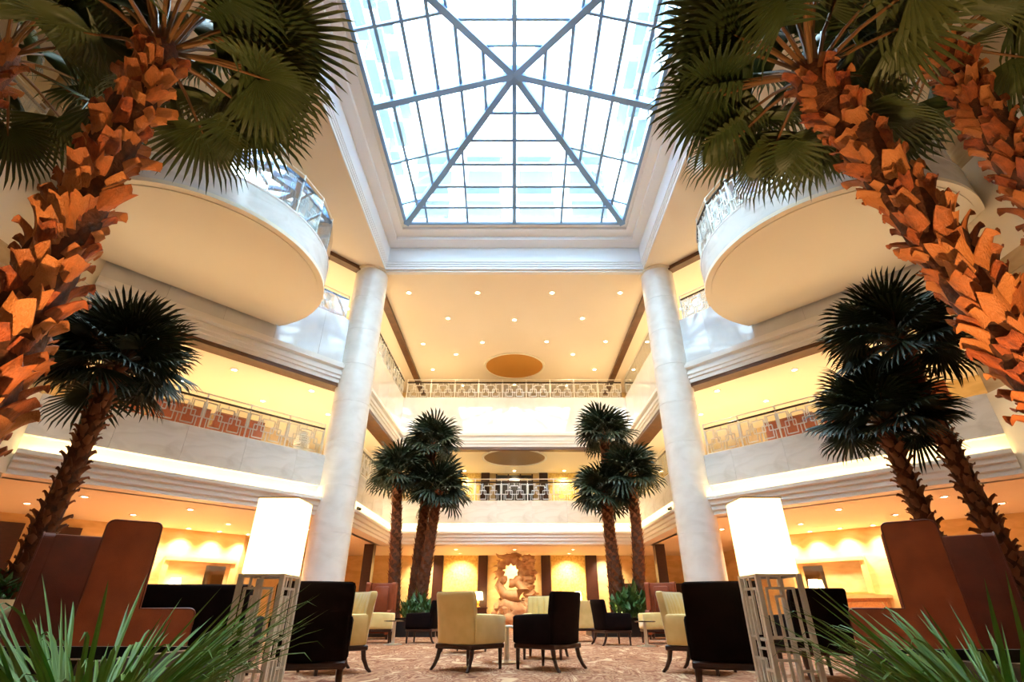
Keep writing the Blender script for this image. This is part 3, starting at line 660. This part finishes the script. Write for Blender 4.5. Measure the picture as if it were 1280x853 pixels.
# ------------------------------------------------------------------ tall fretwork lanterns
def lantern(label, x, y, wd=.335):
    t = thing('floor_lantern', label, 'floor lamp', (x, y, 0)); a = wd/2; zt = .965; zs = 1.56
    for sx in (-1, 1):
        for sy in (-1, 1): MB().box(sx*a-.018, sx*a+.018, sy*a-.018, sy*a+.018, 0, zt).build('post', 'champagne', t)
    # one fretwork side (in local x-z plane), used on four faces
    mb = MB(); u = wd/8
    def v(x_, z0, z1): mb.bar((x_*u-a, 0, z0-.008), (x_*u-a, 0, z1+.008), .018, .020, (0, 1, 0))
    def h(z, x0, x1): mb.bar((x0*u-a, 0, z), (x1*u-a, 0, z), .020, .018)
    h(.952, 0, 8); h(.03, 0, 8); v(4.2, .86, .95); v(2, .86, .95); h(.86, 1.2, 6.4); v(6.4, .50, .86); v(1.2, .52, .86); v(4.4, .54, .86); v(2.8, .50, .80)
    h(.80, 2.8, 4.4); h(.52, 0, 2.8); h(.50, 4.4, 8); h(.44, 2.8, 6.4); v(2.8, .30, .50); v(6.4, .30, .50); h(.37, 0, 4.4); v(4.4, .03, .37); v(1.2, .03, .37); h(.30, 4.4, 8)
    v(6.2, .03, .30); v(2.8, .12, .30); h(.12, 0, 2.8); h(.16, 6.2, 8)
    me = mb.mesh('fretwork_side', 'champagne')
    mb = MB(); h(.952, 0, 8); h(.03, 0, 8); h(.50, 0, 8); bk = mb.mesh('frame_side', 'champagne')
    for px, py, rz, me_, nm in ((0, -a, 0, me, 'fretwork_side'), (a, 0, R(90), me if x < 0 else bk, 'fretwork_side' if x < 0 else 'frame_side'), (0, a, R(180), bk, 'frame_side'), (-a, 0, R(-90), bk if x < 0 else me, 'frame_side' if x < 0 else 'fretwork_side')):
        place(nm, me_, t, (px, py, 0), rz)
    s2 = a+.006
    MB().rbox(-s2, s2, -s2, s2, zt, zs, .008, 1).build('shade', 'shade_glow', t)
    MB().box(-s2+.002, s2-.002, -s2+.002, s2-.002, zt-.012, zt-.001).build('glow_blocker', 'dark_metal', t)  # opaque plate added to keep the shade's underside from glowing into the fretwork
    MB().box(-s2-.004, s2+.004, -s2-.004, s2+.004, zs, zs+.012).build('cap', 'champagne', t); MB().box(-.2, .2, -.2, .2, 0, .025).build('base_plate', 'champagne', t)
lantern('tall square lantern with glowing shade on gilt fretwork, single palm side', -2.04, 4.66)
lantern('tall square lantern with glowing shade on gilt fretwork, two palms side', 2.13, 4.66)

# ------------------------------------------------------------------ seating
def armchair(name, label, x, y, heading, color, group=None, width=.72):
    t = thing(name, label, 'armchair', (x, y, 0), R(heading-90), group); hw = width/2; V = 'velvet_'+color
    rake = lambda c: Vector((c.x*(1+.05*max(0, c.z-.5)), c.y-.16*max(0, c.z-.34)**1.35-.05*(c.x/hw)**2*0+.06*(abs(c.x)/hw)**2*(c.z > .3), c.z))
    MB().rbox(-hw+.02, hw-.02, -.36, -.24, .30, .94, .04, 2, 4, rake).build('backrest', V, t, True)
    # channelled inside of the back
    vs_, fs_ = [], []; nx, nz = 30, 8
    for j in range(nz+1):
        for i in range(nx+1):
            q = i/nx; x_ = (-1+2*q)*(hw-.10); z = .44+.47*j/nz
            c = rake(Vector((x_, -.235, z))); c.y += .035*abs(math.sin(q*math.pi*5))*math.sin(min(1, (nz-j)/nz*3)*math.pi/2); vs_.append(c)
    fs_ = [(j*(nx+1)+i, j*(nx+1)+i+1, (j+1)*(nx+1)+i+1, (j+1)*(nx+1)+i) for j in range(nz) for i in range(nx)]
    MB().add(vs_, fs_).build('back_cushion', V, t, True)
    for s in (-1, 1):
        slope = lambda c: Vector((c.x+s*.025*max(0, c.z-.4), c.y, c.z-(.05*max(0, c.y) if c.z > .5 else 0)))
        MB().rbox(*sorted((s*(hw-.12), s*hw)), -.28, .36, .30, .665, .04, 2, 2, slope).build('arm', V, t, True)
    MB().rbox(-hw+.12, hw-.12, -.24, .35, .30, .47, .04, 2).build('seat', V, t, True)
    mb = MB(); mb.rbox(-hw+.015, hw-.015, -.33, .345, .245, .305, .012, 1); mb.build('seat_rail', 'dark_wood', t)
    for s in (-1, 1):
        MB().tube([(s*(hw-.06), .30, .26), (s*(hw-.06), .305, 0)], [.032, .020], 8).build('leg', 'dark_wood', t, True)
        MB().tube([(s*(hw-.06), -.28, .26), (s*(hw-.055), -.30, .15), (s*(hw-.04), -.35, .05), (s*(hw-.03), -.40, 0)], [.034, .030, .025, .020], 8).build('leg', 'dark_wood', t, True)
    return t
armchair('armchair', 'yellow velvet armchair with its back turned, beside the black one at the centre table', -.62, 8.15, 52, 'yellow')
armchair('armchair', 'black velvet armchair with its back turned, beside the yellow one at the centre table', .47, 8.2, 142, 'black')
armchair('armchair', 'yellow velvet armchair facing out behind the black one at the centre table', .52, 9.95, 258, 'yellow')
armchair('armchair', 'black armchair behind the yellow one at the centre table', -.95, 11.3, 70, 'black')
armchair('armchair', 'yellow armchair facing sideways under the palm trio near the dragon, single palm side', -3.4, 14.5, 8, 'yellow')
armchair('armchair', 'black armchair facing sideways under the palm trio near the dragon, single palm side', -2.3, 14.6, 172, 'black')
armchair('armchair', 'black armchair facing sideways under the palm trio near the dragon, two palms side', 2.3, 13.7, 15, 'black')
armchair('armchair', 'yellow armchair facing sideways under the palm trio near the dragon, two palms side', 3.5, 14.3, 178, 'yellow')
armchair('armchair', 'black high armchair right beside the fretwork lantern, single palm side', -1.92, 5.5, 107, 'black')
armchair('armchair', 'black high armchair right beside the fretwork lantern, two palms side', 2.0, 5.5, 73, 'black')
armchair('armchair', 'yellow channelled armchair beyond the black one by the lantern, single palm side', -2.38, 7.75, 220, 'yellow')
armchair('armchair', 'yellow channelled armchair beyond the black one by the lantern, two palms side', 2.44, 7.75, -40, 'yellow')
armchair('armchair', 'black armchair before the wing mirror, two palms side', 3.62, 7.1, 92, 'black')
armchair('armchair', 'black armchair near the column foot, two palms side', 3.1, 8.6, 110, 'black')
armchair('armchair', 'yellow armchair partly hidden behind the black one near the dragon, two palms side', 1.75, 15.2, 80, 'yellow')
def sofa(label, x, y, heading, width):
    t = thing('sofa', label, 'sofa', (x, y, 0), R(heading-90)); hw = width/2
    MB().rbox(-hw, hw, -.40, -.24, .22, .98, .05, 2).build('backrest', 'velvet_black', t, True)
    for s in (-1, 1): MB().rbox(*sorted((s*hw, s*(hw-.16))), -.25, .40, .22, .64, .05, 2).build('arm', 'velvet_black', t, True)
    for k in range(2): MB().rbox(-hw+.17+k*(hw-.17), -hw+.17+(k+1)*(hw-.17)-.01, -.24, .40, .22, .46, .05, 2).build('seat_cushion', 'velvet_black', t, True)
    MB().box(-hw+.03, hw-.03, -.37, .37, .16, .22).build('seat_rail', 'dark_wood', t)
    for sx in (-1, 1):
        for y_ in (-.33, .33): MB().tube([(sx*(hw-.08), y_, .17), (sx*(hw-.08), y_, 0)], [.03, .02], 8).build('leg', 'dark_wood', t, True)
sofa('long black sofa with its back turned, behind the leather wing chairs', -3.95, 7.0, 96, 1.55)
def wing_chair(label, x, y, heading, mt='leather', H=1.5, width=.86):
    t = thing('wing_chair', label, 'wing chair', (x, y, 0), R(heading-90)); hw = width/2
    def rc(cx_, cy_, r_, a0, a1, n=5): return [(cx_+r_*math.cos(R(a0+(a1-a0)*k/n)), cy_+r_*math.sin(R(a0+(a1-a0)*k/n))) for k in range(n+1)]
    prof = [(-.46, .12), (.50, .12)]+rc(.44, .66, .06, 0, 90)+[(.02, .72)]+rc(-.06, H-.06, .06, 0, 90)+rc(-.40, H-.06, .06, 90, 180)
    for s in (-1, 1):
        x0, x1 = sorted((s*hw, s*(hw-.11)))
        o = MB().prism_yz(prof, x0, x1).build('side_wing', mt, t)
        ed = [(0, )]
        mb = MB(); mb.tube([(s*hw, p[0], p[1]) for p in prof+prof[:1]], .009, 5, False); mb.build('piping', mt+'' if mt == 'leather_dark' else 'leather_dark', o)
    MB().rbox(-hw+.10, hw-.10, -.46, -.30, .12, H-.01, .03, 2).build('backrest', mt, t, True)
    MB().rbox(-hw+.22, hw-.22, -.32, -.20, .46, H-.1, .05, 2).build('back_cushion', mt, t, True)
    MB().rbox(-hw+.11, hw-.11, -.30, .46, .20, .46, .05, 2).build('seat', mt, t, True)
    for sx in (-1, 1):
        for y_ in (-.4, .42): MB().box(sx*(hw-.06)-.03, sx*(hw-.06)+.03, y_-.03, y_+.03, 0, .121).build('leg', 'dark_wood', t)
wing_chair('brown leather wing chair in profile beside the grass plant, single palm side', -3.87, 5.86, 33)
wing_chair('brown leather wing chair seen from behind at the foot of the single slim palm', -5.36, 6.75, 131, 'leather_dark', 1.5)
wing_chair('brown leather wing chair in profile beside the grass plant, two palms side', 4.02, 5.86, 147)
wing_chair('brown leather wing chair seen from behind at the foot of the two slim palms', 5.45, 6.75, 50, 'leather_dark', 1.5)
wing_chair('brown leather high chair facing out, by the palm trio near the dragon, single palm side', -3.95, 16.6, -86, 'leather', 1.45)
wing_chair('brown leather high chair by the palm trio near the dragon, two palms side', 4.25, 16.4, -110, 'leather', 1.45)
def table(label, x, y, r_, h, glass=True):
    t = thing('side_table', label, 'table', (x, y, 0))
    MB().lathe([(r_-.02, h-.025), (r_, h-.02), (r_, h-.005), (r_-.02, h)], 32).build('top', 'glass_table' if glass else 'table_top', t, True)
    MB().lathe([(.04, .03), (.035, h-.025)], 16).build('stem', 'silver', t, True); MB().lathe([(.22, 0), (.22, .012), (.05, .035)], 24).build('foot', 'silver', t, True)
table('round glass table with silver foot between the centre armchairs', -.12, 9.15, .38, .5)
table('round table between the armchairs near the dragon, single palm side', -2.85, 13.75, .25, .5, False)
table('round table between the armchairs near the dragon, two palms side', 2.95, 13.1, .25, .5, False)

# table lamps and consoles
def table_lamp(label, x, y, z, s_=1.0):
    t = thing('table_lamp', label, 'table lamp', (x, y, z))
    MB().lathe([(.001, 0), (.09*s_, 0), (.09*s_, .02*s_), (.03*s_, .05*s_), (.06*s_, .16*s_), (.02*s_, .26*s_)], 16).build('base', 'gilt', t, True)
    MB().lathe([(.20*s_, .26*s_), (.16*s_, .56*s_), (.155*s_, .56*s_), (.195*s_, .26*s_)], 20, cap=False).build('shade', 'table_glow', t, True)
def console(label, x, y, wd, dp, h, rz=0, mt='dark_wood'):
    t = thing('console_table', label, 'console', (x, y, 0), rz)
    MB().rbox(-wd/2, wd/2, -dp/2, dp/2, h-.06, h, .01, 1).build('top', mt, t); MB().box(-wd/2+.04, wd/2-.04, -dp/2+.03, dp/2-.03, h-.2, h-.06).build('apron', mt, t)
    for sx in (-1, 1):
        for sy in (-1, 1): MB().box(sx*(wd/2-.06)-.03, sx*(wd/2-.06)+.03, sy*(dp/2-.06)-.03, sy*(dp/2-.06)+.03, 0, h-.2).build('leg', mt, t)
for x, lb in ((-2.95, 'before the golden panel near the dragon, single palm side'), (-1.7, 'close to the flank of the dragon'), (2.95, 'before the golden panel near the dragon, two palms side')):
    console('dark console table '+lb, x, 26.6, .9, .4, .85); table_lamp('glowing table lamp on console '+lb, x, 26.6, .85, 1.15)
for s, sd in ((-1, 'single palm side'), (1, 'two palms side')):
    ang = math.atan2(Dw.y, Dw.x if s < 0 else -Dw.x)
    p = W(s, 1.2, -5.9, 0)
    t = thing('mirror_niche', 'framed mirror niche in the golden wing wall, '+sd, 'mirror')
    mb = MB(); wbox(mb, s, .25, 2.3, -6.2, -6.12, 1.25, 2.25); mb.build('backing', 'tan_marble', t)
    mb = MB(); wbox(mb, s, .45, 1.1, -6.12, -6.10, 1.25, 2.1); mb.build('glass', 'mirror', t)
    mb = MB(); wbox(mb, s, .15, 2.45, -6.2, -6.0, 2.2, 2.32); wbox(mb, s, .15, .3, -6.2, -6.04, 1.2, 2.2); wbox(mb, s, 2.3, 2.45, -6.2, -6.04, 1.2, 2.2); mb.build('frame', 'gold_marble', t)
    c = thing('wall_console', 'wooden console shelf under the mirror niche, '+sd, 'console')
    mb = MB(); wbox(mb, s, -.3, 2.9, -6.2, -5.7, 1.06, 1.16); mb.build('top', 'gold_marble', c)
    mb = MB(); wbox(mb, s, -.2, 2.8, -6.2, -5.8, 0, 1.06); mb.build('body', 'wood_shelf', c)
    for k in range(3):
        mb = MB(); wbox(mb, s, -.1+k*.97, .8+k*.97, -5.8, -5.77, .15, .95); mb.build('door', 'wood_shelf', c)
    q = W(s, 2.0 if s < 0 else .75, -5.9, 1.16); table_lamp('glowing table lamp on the wing console, '+sd, q.x, q.y, q.z, .9)
    # dark doors far along the wing wall
    for k, (a, b_) in enumerate(((4.9, 6.1), (6.25, 7.4))):
        d = thing('door_%d' % (1+k+(0 if s < 0 else 2)), 'dark door panel in the golden wing wall', 'door', kind='structure')
        mb = MB(); wbox(mb, s, a, b_, -6.2, -6.12, 0 if s < 0 else 0, 2.95 if s < 0 else 2.2); mb.build('leaf', 'dark_wood', d)
        mb = MB(); wbox(mb, s, b_-.12, b_-.08, -6.12, -6.07, 1.0, 1.2); mb.build('handle', 'silver', d)
    # lower gallery furniture
    for k in range(3):
        a = 2.3+k*1.55; bn = thing('gallery_bench', 'orange leather bench behind the lower gallery railing', 'bench', (0, 0, 0), 0, 'benches on the lower gallery '+sd)
        bn['label'] = 'orange leather bench behind the slanting lower gallery railing, '+sd
        mb = MB(); wbox(mb, s, a, a+1.4, -1.5, -1.0, Z1, Z1+.45); mb.build('seat', 'orange_leather', bn)
        mb = MB(); wbox(mb, s, a, a+1.4, -1.0, -.85, Z1, Z1+.78); mb.build('backrest', 'orange_leather', bn)
        mb = MB(); wbox(mb, s, a, a+1.4, -1.02, -.83, Z1+.78, Z1+.81); mb.build('top_rail', 'wood_shelf', bn)
q = W(-1, 1.15, -.6, Z1); t = thing('ribbed_vase', 'silver ribbed vase behind the lower gallery railing near the column', 'vase', q)
mb = MB()
for k in range(9): mb.lathe([(.12+.10*math.sin((k+.5)/9*math.pi), k*.075), (.15+.10*math.sin((k+.5)/9*math.pi), k*.075+.037), (.12+.10*math.sin((k+.5)/9*math.pi), k*.075+.075)], 20)
mb.build('body', 'silver', t, True); MB().lathe([(.13, .675), (.16, .74), (.12, .74), (.1, .68)], 20, cap=False).build('lip', 'silver', t, True)

# ------------------------------------------------------------------ dragon sculpture
t = thing('dragon_sculpture', 'carved stone dragon sculpture coiled round an opening on the back wall', 'sculpture', (.05, 26.4, 0))
def lump(mb, c, r_, seed, sub=3, amp=.25, fq=2.2, sq=(1, 1, 1)):
    bm = bmesh.new(); bmesh.ops.create_icosphere(bm, subdivisions=sub, radius=1); bm.verts.index_update(); o = Vector((seed*3.1, seed*1.7, seed))
    vs_ = []
    for v in bm.verts:
        k = 1+amp*noise.noise(v.co*fq+o)+amp*.5*noise.noise(v.co*fq*2.3+o); vs_.append(Vector(c)+Vector((v.co.x*sq[0], v.co.y*sq[1], v.co.z*sq[2]))*k*r_)
    fs_ = [[q.index for q in f.verts] for f in bm.faces]; bm.free(); mb.add(vs_, fs_)
mb = MB(); lump(mb, (0, 0, .55), .75, 1, 4, .4, 2.0, (1.2, .6, .8)); lump(mb, (-.6, 0, .8), .4, 2, 3, .4); lump(mb, (.55, 0, .75), .45, 3, 3, .4); mb.build('rock_base', 'dragon_stone', t, True)
ring = []
for k in range(30):
    a = R(-100)+k/29*R(345); ring.append((-.22+.52*math.cos(a), .03*math.sin(3*a), 2.35+.50*math.sin(a)))
MB().tube(ring, [.20+.05*math.sin(k*1.9)+.03*math.sin(k*4.3) for k in range(30)], 12).build('coiled_body', 'dragon_stone', t, True)
MB().tube([(.1, -.05, 1.9), (.4, -.1, 1.55), (.1, -.15, 1.3), (-.5, -.1, 1.35), (-.8, -.05, 1.75), (-.7, 0, 2.1)], [.2, .27, .3, .25, .2, .12], 12).build('lower_coil', 'dragon_stone', t, True)
mb = MB()
for k in range(7): lump(mb, (.62+.08*math.sin(k*2.1), 0, 1.1+k*.30), .30, 10+k, 3, .45, 2.4, (1.15, .8, .62))
mb.build('cloud_column', 'dragon_stone', t, True)
mb = MB(); lump(mb, (-.35, -.05, 2.98), .20, 20, 3, .3, 2.5, (1.6, .9, .7)); mb.tube([(-.55, -.05, 2.98), (-.8, -.08, 3.02), (-.95, -.05, 3.14)], [.12, .07, .02], 8); mb.tube([(-.2, 0, 3.05), (.05, 0, 3.1), (.3, 0, 3.05)], [.12, .1, .06], 8); mb.build('head', 'dragon_stone', t, True)
mb = MB()
for k in range(16):
    a = R(-60)+k/15*R(300); c = Vector((-.22+.76*math.cos(a), 0, 2.35+.74*math.sin(a))); d = Vector((math.cos(a+.5), 0, math.sin(a+.5)))*.14
    mb.tube([c-d*.4, c+d], [.06, .005], 5)
mb.build('spines', 'dragon_stone', t)['kind'] = 'stuff'

# ------------------------------------------------------------------ ground uplights for the palms
def uplight(label, x, y, z, tgt, e, size=60, group=None, color=WARM2):
    t = thing('ground_uplight', label, 'uplight', (x, y, z), 0, group)
    MB().lathe([(.06, 0), (.08, .02), (.08, .10), (.065, .10), (.06, .06)], 16).build('housing', 'black', t, True)
    v = (Vector(tgt)-Vector((x, y, z))).normalized()
    spot(Vector((x, y, z+.14))+v*.03, e, tgt, R(size), .7, color, .05)
uplight('small black uplight in the planter under the huge palm, single palm side', -2.3, 2.2, .0, (-3.2, 2.8, 3.6), 200)
uplight('small black uplight under the huge tilting palm', 2.4, 1.9, .0, (3.2, 2.95, 3.6), 200)
uplight('small black uplight under the tall half hidden palm', 5.0, 2.9, 0, (5.3, 3.7, 5), 160)
for s in (-1, 1):
    uplight('small black uplight in the planter of the palm trio, '+('single palm side' if s < 0 else 'two palms side'), s*3.3, 17.75, .42, (s*3.5, 18.6, 3.0), 60, 100)
